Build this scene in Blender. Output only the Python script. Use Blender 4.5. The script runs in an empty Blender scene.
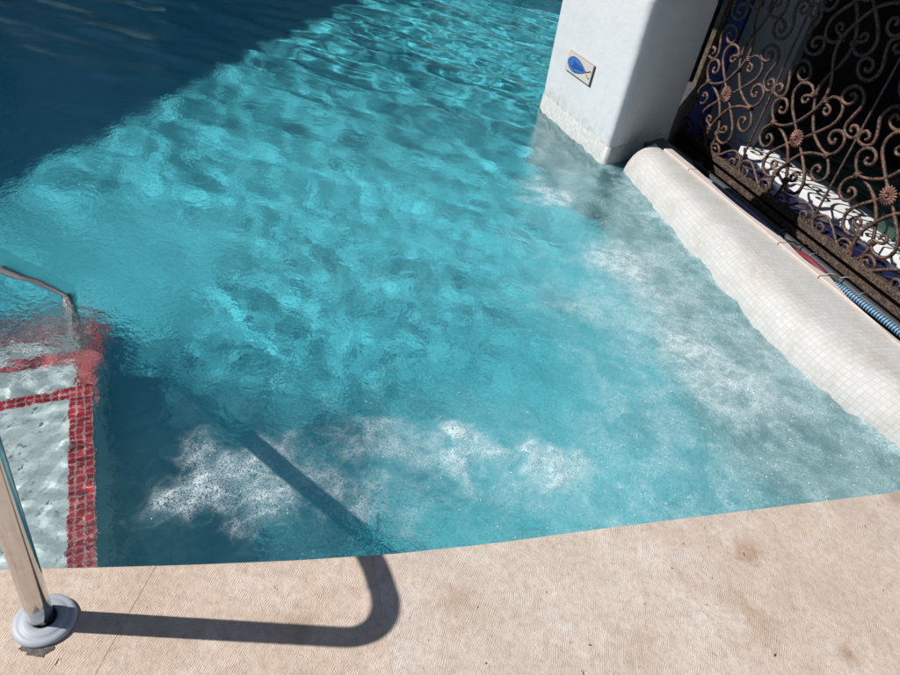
import bpy, bmesh, math, random
import numpy as np
from mathutils import Vector, Matrix
random.seed(5); rng = np.random.default_rng(11)
S = bpy.context.scene
COL = S.collection
V = Vector

# ------------------------------------------------------------------ camera frame
FPX, CH = 690.0, 1.35
D = V((250-450, 1249-337.5, FPX)).normalized(); U = -D
F = (V((0,0,1)) - U*U.z).normalized(); R = F.cross(U)
def ray(x, y):
    d = V((x-450, y-337.5, FPX)); return V((d.dot(R), d.dot(F), d.dot(U)))
def onz(x, y, z=0.0):
    d = ray(x, y); t = (z-CH)/d.z; return V((d.x*t, d.y*t, z))

cam = bpy.data.cameras.new('camera'); cam.lens = FPX/900*36; cam.sensor_width = 36
cam.clip_start = .02; cam.clip_end = 500
co = bpy.data.objects.new('camera', cam); COL.objects.link(co)
right = V((R.x, F.x, U.x)); down = V((R.y, F.y, U.y)); fwd = V((R.z, F.z, U.z))
M = Matrix.Identity(4)
for i in range(3):
    M[i][0] = right[i]; M[i][1] = -down[i]; M[i][2] = -fwd[i]
M[2][3] = CH
co.matrix_world = M
S.camera = co

# ------------------------------------------------------------------ light
KX, KY = 1.02, 0.17                     # shadow offset per metre of height
sd = V((KX, KY, -1)).normalized()
sun = bpy.data.lights.new('sun', 'SUN'); sun.energy = 5.0; sun.angle = math.radians(.53)
sun.color = (1, .955, .89)
so = bpy.data.objects.new('sun', sun); COL.objects.link(so)
so.rotation_euler = sd.to_track_quat('-Z', 'Y').to_euler(); so.location = (-6, -1, 8)
W = bpy.data.worlds.new('World'); S.world = W; W.use_nodes = True
nt = W.node_tree; nt.nodes.clear()
sky = nt.nodes.new('ShaderNodeTexSky'); sky.sky_type = 'NISHITA'; sky.sun_disc = False
ts = -sd
sky.sun_elevation = math.asin(ts.z); sky.sun_rotation = math.atan2(ts.x, ts.y)
sky.air_density = 1.0; sky.dust_density = .6
bg = nt.nodes.new('ShaderNodeBackground'); bg.inputs[1].default_value = .066
wo = nt.nodes.new('ShaderNodeOutputWorld')
nt.links.new(sky.outputs[0], bg.inputs[0]); nt.links.new(bg.outputs[0], wo.inputs[0])
S.view_settings.view_transform = 'Standard'; S.view_settings.look = 'None'
S.view_settings.gamma = 1; S.view_settings.use_curve_mapping = False
S.view_settings.exposure = 0.13
c = S.cycles
c.max_bounces = 12; c.transmission_bounces = 8; c.transparent_max_bounces = 12
c.sample_clamp_indirect = 6; c.sample_clamp_direct = 0; c.use_denoising = True
c.caustics_reflective = False; c.caustics_refractive = True; c.blur_glossy = .3

# ------------------------------------------------------------------ materials
class NT:
    def __init__(s, name):
        s.m = bpy.data.materials.new(name); s.m.use_nodes = True
        s.t = s.m.node_tree; s.t.nodes.clear()
        s.out = s.n('OutputMaterial')
    def n(s, typ, **kw):
        nd = s.t.nodes.new('ShaderNode'+typ)
        for k, v in kw.items():
            if k.startswith('i_'):
                key = k[2:]
                key = int(key) if key.isdigit() else key.replace('_', ' ')
                s.set(nd.inputs[key], v)
            else: setattr(nd, k, v)
        return nd
    def set(s, sock, v):
        if isinstance(v, bpy.types.NodeSocket): s.t.links.new(v, sock)
        elif isinstance(v, bpy.types.Node): s.t.links.new(v.outputs[0], sock)
        elif isinstance(v, tuple) and len(v) == 3 and sock.type == 'RGBA': sock.default_value = (*v, 1)
        else: sock.default_value = v
    def noise(s, vec, scale, detail=3, rough=.55, dist=0.0):
        return s.n('TexNoise', i_Vector=vec, i_Scale=scale, i_Detail=detail, i_Roughness=rough, i_Distortion=dist)
    def ramp(s, fac, stops, interp='LINEAR'):
        nd = s.n('ValToRGB', i_Fac=fac); cr = nd.color_ramp; cr.interpolation = interp
        while len(cr.elements) > 1: cr.elements.remove(cr.elements[-1])
        for i, (p, cc) in enumerate(stops):
            e = cr.elements[0] if i == 0 else cr.elements.new(p)
            e.position = p
            e.color = (cc, cc, cc, 1) if not isinstance(cc, tuple) else (*cc, 1)
        return nd
    def mix(s, f, a, b, mode='MIX'):
        nd = s.n('Mix', data_type='RGBA', blend_type=mode)
        s.set(nd.inputs[0], f); s.set(nd.inputs[6], a); s.set(nd.inputs[7], b)
        return nd.outputs[2]
    def math(s, op, a, b=0.0, c_=0.0):
        nd = s.n('Math', operation=op); s.set(nd.inputs[0], a); s.set(nd.inputs[1], b)
        s.set(nd.inputs[2], c_)
        return nd.outputs[0]
    def coord(s, kind='Object'): return s.n('TexCoord').outputs[kind]
    def mapping(s, vec, scale=(1,1,1), rot=(0,0,0)):
        return s.n('Mapping', i_Vector=vec, i_Scale=scale, i_Rotation=rot).outputs[0]
    def bump(s, h, strength=.5, dist=.002, normal=None):
        nd = s.n('Bump', i_Height=h, i_Strength=strength, i_Distance=dist)
        if normal is not None: s.set(nd.inputs['Normal'], normal)
        return nd.outputs[0]
    def principled(s, col, rough=.6, metal=0.0, normal=None, **kw):
        p = s.n('BsdfPrincipled', i_Base_Color=col, i_Roughness=rough, i_Metallic=metal)
        if normal is not None: s.set(p.inputs['Normal'], normal)
        for k, v in kw.items(): s.set(p.inputs[k.replace('_', ' ')], v)
        s.t.links.new(p.outputs[0], s.out.inputs[0])
        return s.m

def mosaic(name, c1, c2, grout, tile=.023, stain=None, rough=.25, gw=.06, sp=.5):
    t = NT(name); uv = t.coord('UV'); ob = t.coord('Object')
    b = t.n('TexBrick', i_Vector=uv, i_Scale=1.0, i_Color1=c1, i_Color2=c2, i_Mortar=grout,
            i_Mortar_Size=tile*gw, i_Mortar_Smooth=.3, i_Bias=0.0, i_Brick_Width=tile, i_Row_Height=tile)
    b.offset = 0; b.squash = 1
    col = b.outputs[0]
    if stain:
        n = t.noise(ob, 6, 5, .6); f = t.ramp(n, [(.42, 0.0), (.68, 1.0)])
        n2 = t.noise(ob, 60, 3, .6)
        f2 = t.math('MULTIPLY', f, t.ramp(n2, [(.35, .2), (.65, 1.0)]))
        col = t.mix(t.math('MULTIPLY', f2, stain[1]), col, stain[0])
    h = t.math('SUBTRACT', 1.0, b.outputs['Fac'])
    nrm = t.bump(t.math('ADD', h, t.math('MULTIPLY', t.noise(ob, 35, 2, .5), .5)), .45, .0012)
    return t.principled(col, rough, normal=nrm, **{'Specular_IOR_Level': sp})

MOS_WHITE = mosaic('white_mosaic', (.66,.67,.66), (.80,.81,.80), (.40,.41,.40), .0235)
MOS_STEP = mosaic('step_mosaic', (.73,.68,.67), (.87,.82,.81), (.72,.69,.68), .0235)
MOS_LEDGE = mosaic('ledge_mosaic', (.455,.46,.465), (.515,.515,.51), (.44,.43,.415), .0235, ((.33,.29,.23), .6), .62, .09, .25)
MOS_BLUE = mosaic('blue_mosaic', (.085,.55,.66), (.135,.65,.77), (.23,.66,.75), .024, None, .5, .06, .2)
MOS_RED = mosaic('red_mosaic', (.40,.008,.016), (.62,.03,.045), (.56,.40,.38), .0225, None, .25, .09)
MOS_BAND = mosaic('grey_mosaic', (.40,.43,.44), (.52,.54,.54), (.42,.42,.41), .022, ((.4,.42,.38), .3), .4)

def deck_mat():
    t = NT('ridged_travertine'); ob = t.coord('Object')
    att = t.n('Attribute', attribute_name='slab').outputs['Color']
    base = t.noise(ob, 2.2, 6, .6); fine = t.noise(ob, 60, 6, .75); mid = t.noise(ob, 11, 6, .7)
    col = t.ramp(base, [(.30, (.575,.465,.39)), (.50, (.655,.55,.48)), (.68, (.69,.605,.55))])
    col = t.mix(t.ramp(mid, [(.36, .6), (.62, 0.0)]), col, (.51,.42,.34))
    pale = t.ramp(t.noise(t.mapping(ob, (1,1,1), (0,0,.6)), 6.5, 6, .68, .6), [(.54, 0.0), (.66, .7)])
    col = t.mix(pale, col, (.70,.645,.59))
    st = t.ramp(t.noise(t.mapping(ob, (1,1,1), (0,0,1.3)), 4.1, 8, .68), [(.57, 0.0), (.73, .75)])
    col = t.mix(st, col, (.36,.22,.13))
    for px, py, rr, aa in ((748,552,.055,.8),(735,600,.05,.5),(765,628,.055,.55),(850,655,.04,.8),(898,498,.05,.7),(300,625,.055,.5),(458,600,.055,.4),(640,640,.07,.35),(690,560,.05,-.4)):
        w_ = onz(px, py, 0); dn = t.n('VectorMath', operation='DISTANCE'); t.set(dn.inputs[0], ob); dn.inputs[1].default_value = w_
        dd = t.math('ADD', dn.outputs['Value'], t.math('MULTIPLY', t.math('SUBTRACT', t.noise(ob, 26, 6, .7), .5), rr*2.6))
        col = t.mix(t.n('MapRange', i_Value=dd, i_1=rr, i_2=rr*.1, i_3=0.0, i_4=abs(aa)).outputs[0], col, (.37,.24,.155) if aa > 0 else (.60,.60,.60))
    col = t.mix(t.ramp(fine, [(.32, .5), (.55, 0.0)]), col, (.34,.27,.21))
    col = t.mix(.5, col, att, 'MULTIPLY')
    warp = t.noise(ob, 4.5, 3, .6)
    wv = t.n('VectorMath', operation='SCALE'); t.set(wv.inputs[0], warp.outputs['Color']); wv.inputs['Scale'].default_value = .03
    warp3 = t.noise(ob, 55, 2, .6)
    wv3 = t.n('VectorMath', operation='SCALE'); t.set(wv3.inputs[0], warp3.outputs['Color']); wv3.inputs['Scale'].default_value = .006
    add0 = t.n('VectorMath', operation='ADD'); t.set(add0.inputs[0], ob); t.set(add0.inputs[1], wv.outputs[0])
    add = t.n('VectorMath', operation='ADD'); t.set(add.inputs[0], add0.outputs[0]); t.set(add.inputs[1], wv3.outputs[0])
    def ridges(rot, sc):
        # long narrow strokes: noise stretched along the tooling direction
        a = t.mapping(add.outputs[0], (1,1,1), (0,0,rot))
        w = t.n('TexWave', wave_type='BANDS', bands_direction='X', i_Vector=a, i_Scale=sc, i_Distortion=.7, i_Detail=2.0, i_Detail_Scale=3.0)
        n_ = t.noise(t.mapping(a, (1,.14,1)), 150, 3, .6)
        return t.mix(.5, w.outputs['Color'], n_.outputs['Fac'])
    sel = t.ramp(t.noise(ob, 3.6, 3, .5), [(.46, 0.0), (.50, 1.0)])
    sel2 = t.ramp(t.noise(t.mapping(ob, (1,1,1), (0,0,2.2)), 3.0, 3, .5), [(.54, 0.0), (.58, 1.0)])
    ww = t.mix(sel, ridges(0.28, 66.0), ridges(.10, 72.0))
    ww = t.mix(sel2, ww, ridges(1.25, 66.0))
    mask = t.ramp(t.noise(ob, 20, 6, .75), [(.40, .05), (.60, .8)])
    h = t.math('MULTIPLY', ww, mask)
    h = t.math('ADD', h, t.math('MULTIPLY', fine, 1.3))
    h = t.math('ADD', h, t.math('MULTIPLY', t.noise(ob, 210, 4, .75), .9))
    pit = t.math('MULTIPLY', t.ramp(t.noise(ob, 30, 3, .6), [(.25, 1.0), (.31, 0.0)]), -1.6)
    h = t.math('ADD', h, pit)
    return t.principled(col, .9, normal=t.bump(h, .8, .0020), Specular_IOR_Level=.15)
DECK = deck_mat()

def simple(name, col, rough=.6, metal=0.0, var=.12, sc=8.0, bs=.2, bd=.002, **kw):
    t = NT(name); ob = t.coord('Object'); n = t.noise(ob, sc, 5, .6)
    dark = tuple(x*(1-var) for x in col); light = tuple(min(1, x*(1+var)) for x in col)
    cc = t.ramp(n, [(.3, dark), (.7, light)])
    return t.principled(cc, rough, metal, t.bump(t.noise(ob, sc*8, 4, .6), bs, bd), **kw)
def plaster_mat():
    t = NT('painted_plaster'); ob = t.coord('Object')
    col = t.ramp(t.noise(ob, 2.0, 5, .6), [(.3, (.555,.57,.595)), (.7, (.61,.625,.65))])
    st = t.ramp(t.noise(t.mapping(ob, (7,7,1.4)), 1.6, 6, .65), [(.58, 0.0), (.75, .32)])
    col = t.mix(st, col, (.45,.46,.44))
    sx = t.n('SeparateXYZ', i_0=ob)
    low = t.math('MULTIPLY', t.n('MapRange', i_Value=sx.outputs[2], i_1=.10, i_2=.0).outputs[0],
                 t.ramp(t.noise(ob, 22, 5, .65), [(.42, 0.0), (.66, .8)]))
    col = t.mix(low, col, (.30,.30,.265))
    h = t.math('ADD', t.noise(ob, 7, 3, .5), t.math('MULTIPLY', t.noise(ob, 90, 3, .6), .12))
    return t.principled(col, .6, normal=t.bump(h, .6, .012), Specular_IOR_Level=.3)
PLASTER = plaster_mat()
BUILD = simple('far_house_plaster', (.055,.07,.085), .85)
STEEL = NT('polished_steel')
_o = STEEL.coord('Object')
_n = STEEL.noise(STEEL.mapping(_o, (1,1,1)), 30, 5, .7)
STEEL = STEEL.principled(STEEL.ramp(_n, [(.3, (.56,.55,.54)), (.7, (.68,.67,.66))]), STEEL.ramp(_n, [(.3, .07), (.75, .2)]), 1.0)
GREYPL = simple('grey_plastic', (.36,.40,.455), .5, var=.05, sc=20, bs=.08, bd=.001)
DARKPL = simple('dark_grey_plastic', (.045,.05,.058), .5)
BLACK = simple('black_paint', (.012,.012,.013), .5)
PINK = simple('pale_stone', (.50,.44,.41), .7, var=.08, sc=30)
GROUT = simple('joint_mortar', (.66,.60,.53), .9, var=.15, sc=40)
CONC = simple('broken_concrete', (.20,.185,.17), .95, var=.5, sc=120, bs=1.0, bd=.004)
NAVY = simple('navy_paint', (.014,.016,.06), .35, var=.35, sc=7)
BLUEW = simple('blue_paint', (.05,.13,.50), .5, var=.1)
GREYW = simple('blue_grey_paint', (.36,.42,.46), .6, var=.1)
WHITE = simple('white_paint', (.74,.75,.77), .4, var=.05)
LEAF = simple('dry_leaf', (.10,.055,.025), .8, var=.5, sc=60)

def rust_mat(name, dark, red, bright, thr=.5):
    t = NT(name); ob = t.coord('Object')
    n = t.noise(ob, 22, 6, .65); n2 = t.noise(ob, 85, 4, .7)
    c1 = t.ramp(n, [(thr-.18, dark), (thr+.02, red), (thr+.2, bright)])
    c2 = t.mix(t.ramp(n2, [(.45, 0.0), (.7, .7)]), c1, (.30,.24,.20))
    c3 = t.mix(t.ramp(n2, [(.28, .8), (.42, 0.0)]), c2, (.02,.015,.012))
    return t.principled(c3, .6, .25, t.bump(n2, .7, .003), Specular_IOR_Level=.5)
RUST = rust_mat('rusty_wrought_iron', (.018,.013,.012), (.085,.037,.027), (.25,.085,.052), .52)
RUSTF = rust_mat('flaking_rusty_frame', (.018,.014,.012), (.06,.036,.025), (.20,.13,.085), .53)
ROSE = rust_mat('rusty_rosette', (.06,.025,.018), (.17,.065,.048), (.34,.16,.13), .5)

def rib_mat(name, a, b, period, mesh=False):
    t = NT(name); uv = t.coord('UV')
    w = t.n('TexWave', wave_type='BANDS', bands_direction='X', i_Vector=uv, i_Scale=.314/period*1.0, i_Distortion=.6)
    f = w.outputs['Color']
    if mesh:
        w2 = t.n('TexWave', wave_type='BANDS', bands_direction='Y', i_Vector=uv, i_Scale=.314/period*1.3)
        f = t.math('MULTIPLY', f, w2.outputs['Color'])
    cc = t.ramp(f, [(.45, a), (.72, b)])
    return t.principled(cc, .5, normal=t.bump(f, .8, .002))
ROPE_NAVY = rib_mat('navy_cord', (.012,.016,.085), (.42,.45,.62), .020)
ROPE_RED = rib_mat('crimson_cord', (.13,.008,.02), (.33,.05,.08), .011, True)
ROPE_BLUE = rib_mat('ribbed_blue_hose', (.012,.03,.06), (.16,.34,.52), .019)

def green_mat():
    t = NT('green_reflection_mottle'); ob = t.coord('Object')
    n = t.noise(t.mapping(ob, (1,1,1), (0,0,.4)), 3.2, 6, .6, 1.6)
    cc = t.ramp(n, [(.30, (.05,.12,.10)), (.45, (.14,.32,.25)), (.56, (.32,.55,.36)), (.66, (.62,.75,.5)), (.8, (.25,.45,.36))])  # green and pale mottling paints reflections into the slab's colour
    return t.principled(cc, .15, normal=t.bump(n, .3, .01), Specular_IOR_Level=.6)
GREEN = green_mat()

def water_mat():
    t = NT('pool_water'); ob = t.coord('Object')
    foam = t.n('Attribute', attribute_name='foam').outputs['Fac']
    rip = t.n('Attribute', attribute_name='churn').outputs['Fac']
    # millimetre bubbles
    vo = t.n('TexVoronoi', feature='F1', i_Vector=ob, i_Scale=210.0)
    vo2 = t.n('TexVoronoi', feature='F1', i_Vector=ob, i_Scale=95.0)
    n = t.noise(ob, 34, 6, .72, .8)
    n2 = t.noise(ob, 150, 3, .7)
    a = t.math('MULTIPLY', t.math('SUBTRACT', n, .5), 1.5)
    a = t.math('ADD', a, t.math('MULTIPLY', t.math('SUBTRACT', n2, .5), 1.0))
    a = t.math('ADD', a, t.math('MULTIPLY', t.math('SUBTRACT', .42, vo2.outputs[0]), .35))
    f = t.math('MULTIPLY', foam, t.math('ADD', 1.0, a))
    f = t.n('Clamp', i_Value=f, i_Max=.93).outputs[0]
    h = t.math('ADD', t.math('MULTIPLY', n, 1.0), t.math('MULTIPLY', vo.outputs[0], .35))
    nb = t.n('Bump', i_Height=h, i_Distance=.006)
    t.set(nb.inputs['Strength'], t.math('MULTIPLY', foam, 1.0))
    r1 = t.noise(ob, 26, 3, .55, .4); r2 = t.noise(ob, 75, 3, .6)
    rh = t.math('ADD', r1, t.math('MULTIPLY', r2, .35))
    wb = t.n('Bump', i_Height=rh, i_Distance=.016)
    t.set(wb.inputs['Strength'], t.math('MULTIPLY_ADD', rip, .38, .06))
    gl = t.n('BsdfGlass', i_IOR=1.333, i_Roughness=0.0, i_Color=(.85,.985,.995), i_Normal=wb.outputs[0])
    dc = t.mix(t.ramp(f, [(.12, 0.0), (.80, 1.0)]), (.30,.66,.73), (.68,.80,.84))
    df = t.n('BsdfPrincipled', i_Base_Color=dc, i_Roughness=.35, i_Normal=nb.outputs[0])
    mx = t.n('MixShader'); t.set(mx.inputs[0], f)
    t.t.links.new(gl.outputs[0], mx.inputs[1]); t.t.links.new(df.outputs[0], mx.inputs[2])
    t.t.links.new(mx.outputs[0], t.out.inputs[0])
    return t.m
WATER = water_mat()

# ------------------------------------------------------------------ mesh tools
class MB:
    def __init__(s): s.v = []; s.f = []; s.uv = []; s.smooth = []
    def quad(s, pts, uvs=None, sm=False):
        i = len(s.v); s.v += [tuple(p) for p in pts]; s.f.append(tuple(range(i, i+len(pts))))
        s.uv.append(uvs or [(0,0)]*len(pts)); s.smooth.append(sm)
    def plane(s, P, eu, ev, lu, lv):
        P = V(P); eu = V(eu).normalized(); ev = V(ev).normalized()
        s.quad([P, P+eu*lu, P+eu*lu+ev*lv, P+ev*lv], [(0,0),(lu,0),(lu,lv),(0,lv)])
    def grid(s, rows, uvs=None, sm=True, closed=False):
        n = len(rows[0]); base = len(s.v)
        for r in rows: s.v += [tuple(p) for p in r]
        for i in range(len(rows)-1):
            for j in range(n if closed else n-1):
                k = (j+1) % n
                a, b, c_, d = (i, j), (i, k), (i+1, k), (i+1, j)
                s.f.append(tuple(base+x*n+y for x, y in (a, b, c_, d)))
                if uvs:
                    u = [uvs[x][y] for x, y in (a, b, c_, d)]
                    if closed and k == 0:
                        u[1] = (u[1][0], uvs[i][n-1][1]+.01) ; u[2] = (u[2][0], uvs[i][n-1][1]+.01)
                    s.uv.append(u)
                else: s.uv.append([(0,0)]*4)
                s.smooth.append(sm)
    def tube(s, path, r, seg=8, uvlen=False, cap=True):
        path = [V(p) for p in path]; rows = []; uvs = []; L = 0
        up = None
        for i, p in enumerate(path):
            tdir = (path[min(i+1, len(path)-1)]-path[max(i-1, 0)]).normalized()
            if up is None:
                up = V((0,0,1)) if abs(tdir.z) < .9 else V((1,0,0))
            a = (up - tdir*up.dot(tdir)).normalized(); b = tdir.cross(a); up = a
            rr = r[i] if hasattr(r, '__len__') else r
            if i: L += (p-path[i-1]).length
            rows.append([p+(a*math.cos(2*math.pi*k/seg)+b*math.sin(2*math.pi*k/seg))*rr for k in range(seg)])
            uvs.append([(L, k/seg*.1) for k in range(seg)])
        s.grid(rows, uvs, True, True)
        if cap:
            s.quad(list(reversed(rows[0]))); s.quad(rows[-1])
    def box(s, o, ex, ey, ez):
        """o corner, three edge vectors"""
        o, ex, ey, ez = V(o), V(ex), V(ey), V(ez)
        c_ = [o, o+ex, o+ex+ey, o+ey, o+ez, o+ex+ez, o+ex+ey+ez, o+ey+ez]
        lx, ly, lz = ex.length, ey.length, ez.length
        for idx, (a, b) in (((3,2,1,0),(lx,ly)), ((4,5,6,7),(lx,ly)), ((0,1,5,4),(lx,lz)), ((1,2,6,5),(ly,lz)), ((2,3,7,6),(lx,lz)), ((3,0,4,7),(ly,lz))):
            s.quad([c_[i] for i in idx], [(0,0),(a,0),(a,b),(0,b)])
    def sphere(s, c_, rx, ry=None, rz=None, nu=8, nv=6, frame=None):
        ry = ry or rx; rz = rz or rx; c_ = V(c_)
        fx, fy, fz = frame or (V((1,0,0)), V((0,1,0)), V((0,0,1)))
        rows = []
        for i in range(nv+1):
            th = math.pi*i/nv
            rows.append([c_+fx*rx*math.sin(th)*math.cos(2*math.pi*j/nu)+fy*ry*math.sin(th)*math.sin(2*math.pi*j/nu)+fz*rz*math.cos(th) for j in range(nu)])
        s.grid(rows, None, True, True)
    def build(s, name, mat, parent=None, bevel=0, merge=False, **tags):
        me = bpy.data.meshes.new(name); me.from_pydata(s.v, [], s.f)
        uvl = me.uv_layers.new(name='UVMap')
        flat = np.array([c_ for f in s.uv for u in f for c_ in u], dtype=np.float32)
        uvl.data.foreach_set('uv', flat)
        me.polygons.foreach_set('use_smooth', s.smooth)
        me.materials.append(mat); me.validate()
        if merge or bevel:
            bm = bmesh.new(); bm.from_mesh(me); bmesh.ops.remove_doubles(bm, verts=bm.verts, dist=1e-5)
            bmesh.ops.recalc_face_normals(bm, faces=bm.faces); bm.to_mesh(me); bm.free()
        o = bpy.data.objects.new(name, me); COL.objects.link(o)
        if bevel:
            b = o.modifiers.new('bevel', 'BEVEL'); b.width = bevel; b.segments = 2; b.limit_method = 'ANGLE'
        if parent: o.parent = parent
        for k, v in tags.items(): o[k] = v
        return o
def empty(name, loc, **tags):
    o = bpy.data.objects.new(name, None); COL.objects.link(o); o.location = loc
    o.empty_display_size = .1
    for k, v in tags.items(): o[k] = v
    return o
def child(mb, name, mat, root, **kw):
    o = mb.build(name, mat, None, **kw)
    o.parent = root; o.matrix_parent_inverse = Matrix.Translation(root.location).inverted()
    return o
def catmull(pts, n=6):
    pts = [V(p) for p in pts]; out = []
    P = [pts[0]*2-pts[1]]+pts+[pts[-1]*2-pts[-2]]
    for i in range(1, len(P)-2):
        a, b, c_, d = P[i-1:i+3]
        for k in range(n):
            t = k/n
            out.append(.5*((2*b)+(-a+c_)*t+(2*a-5*b+4*c_-d)*t*t+(-a+3*b-3*c_+d)*t**3))
    out.append(pts[-1]); return out

# local frame of the grille: s along it (towards the camera), q towards the pool, z up
A0 = V((1.094, 4.403, 0)); G = V((.40545, -.91412, 0)); Q = V((-.91412, -.40545, 0)); Z = V((0,0,1))
def L(s, q, z): return A0+G*s+Q*q+Z*z
# the window well lies lower and further back than the pool ledge; its module is 1.35 m
KM = 1.35
A1 = V((1.4769, 5.9441, -.4725)); G1, Q1, Z1 = G*KM, Q*KM, Z*KM
def K(s, q, z): return A1+G1*s+Q1*q+Z1*z

WL = -.10          # water level
PF = -1.02         # pool floor

# ------------------------------------------------------------------ deck
EDGE = [V((-3.2,.10,0)), V((-2.0,.395,0)), V((-1.3,.58,0))] + [onz(*p, 0) for p in
        [(0,568),(100,566.3),(200,563.3),(300,559),(400,552.3),(500,541.5),(600,528),(700,515.5),(800,503),(900,491)]] + [V((2.0,1.80,0)), V((2.6,2.03,0)), V((3.6,2.42,0))]
def edge_at(t):   # parametric by x
    for a, b in zip(EDGE, EDGE[1:]):
        if a.x <= t <= b.x: return a.lerp(b, (t-a.x)/(b.x-a.x))
    return EDGE[-1] if t > 0 else EDGE[0]
joints = [(onz(155,566,0), onz(95,675,0)), (onz(372,555,0), onz(393,675,0)), (onz(640,527,0), onz(745,675,0)), (onz(822,500,0), onz(912,575,0))]
bm = bmesh.new(); lay = bm.loops.layers.color.new('slab')
cuts = [(V((-3.2,.10,0)), V((-2.6,-3,0))), (V((-1.35,.567,0)), V((-.95,-3,0)))]
for a, b in joints:
    d = (b-a).normalized(); cuts.append((a, a+d*3.2))
cuts.append((V((2.6,2.03,0)), V((3.6,-1.5,0)))); cuts.append((V((3.6,2.42,0)), V((4.6,-1,0))))
for i in range(len(cuts)-1):
    (a, a2), (b, b2) = cuts[i], cuts[i+1]
    g = .0005
    xs = [x for x in np.linspace(a.x+g, b.x-g, 14)]
    front = [edge_at(x) for x in xs]
    back = [a2.lerp(b2, k/13) for k in range(14)]
    back[0] += (b2-a2).normalized()*g; back[-1] -= (b2-a2).normalized()*g
    lift = random.uniform(-.0002, .0002); shade = random.uniform(.9, 1.0); tint = random.uniform(-.03, .03)
    top = []
    for k in range(14):
        row = []
        f0, b0 = front[k], back[k]
        out = V((-.35,.94,0))
        row.append(bm.verts.new(V((f0.x, f0.y, -.045))))
        for dz, ins in ((-.006, 0), (-.002, .0015), (0, .005)):
            p = f0-out*ins; row.append(bm.verts.new(V((p.x, p.y, dz+lift))))
        for m in (.04, .15, .4, 1):
            p = f0.lerp(b0, m); row.append(bm.verts.new(V((p.x, p.y, lift))))
        row.append(bm.verts.new(V((b0.x, b0.y, -.045))))
        top.append(row)
    faces = []
    for k in range(13):
        for m in range(len(top[0])-1):
            faces.append(bm.faces.new((top[k][m], top[k+1][m], top[k+1][m+1], top[k][m+1])))
        faces.append(bm.faces.new((top[k][-1], top[k+1][-1], top[k+1][0], top[k][0])))
    faces.append(bm.faces.new(list(top[0]))); faces.append(bm.faces.new(list(reversed(top[-1]))))
    for f in faces:
        for lp in f.loops: lp[lay] = (shade+tint, shade, shade-tint, 1)
bmesh.ops.recalc_face_normals(bm, faces=bm.faces)
me = bpy.data.meshes.new('pool_deck'); bm.to_mesh(me); bm.free(); me.materials.append(DECK)
deck = bpy.data.objects.new('pool_deck', me); COL.objects.link(deck); deck['kind'] = 'structure'
# mortar bed under the slabs, its top 1.5 mm below their faces
mb = MB()
e2 = [p+V((.02,-.012,0)) for p in EDGE]
mb.quad([V((p.x, p.y, -.0009)) for p in reversed(e2)]+[V((-2.6,-2.9,-.0009)), V((4.4,-1.2,-.0009))])
mb.build('mortar_bed', GROUT, kind='structure')

# pool wall under the coping
mb = MB(); acc = 0
for a, b in zip(EDGE, EDGE[1:]):
    ln = (b-a).length
    o1, o2 = a-V((-.3,.95,0))*.008, b-V((-.3,.95,0))*.008
    mb.quad([V((o1.x,o1.y,PF-.1)), V((o2.x,o2.y,PF-.1)), V((o2.x,o2.y,-.0455)), V((o1.x,o1.y,-.0455))],
            [(acc,0),(acc+ln,0),(acc+ln,1.2),(acc,1.2)])
    acc += ln
pw = mb.build('pool_wall', MOS_WHITE, kind='structure')

# pool floor and the outer pool walls
mb = MB(); mb.plane((-6,-.5,PF), (1,0,0), (0,1,0), 11, 11.5)
floor = mb.build('pool_floor', MOS_BLUE, kind='structure')
mb = MB()
mb.plane((-5.35,-.4,PF-.05), (0,1,0), (0,0,1), 10.2, -PF-.02)
mb.plane((-5.35,8.95,PF-.05), (1,0,0), (0,0,1), 9, -PF-.02)
owall = mb.build('outer_pool_wall', MOS_BLUE, kind='structure')
mb = MB()
mb.box((-6.3,-3,-.12), (.95,0,0), (0,13.5,0), (0,0,.12))
mb.box((-5.35,8.95,-.12), (9.5,0,0), (0,2.4,0), (0,0,.12))
mb.build('far_paving', DECK, kind='structure')
mb = MB(); mb.plane((-60,-60,-1.35), (1,0,0), (0,1,0), 130, 130)
mb.build('ground', simple('dry_ground', (.24,.20,.15), .95, sc=1.5), kind='structure')

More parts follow.
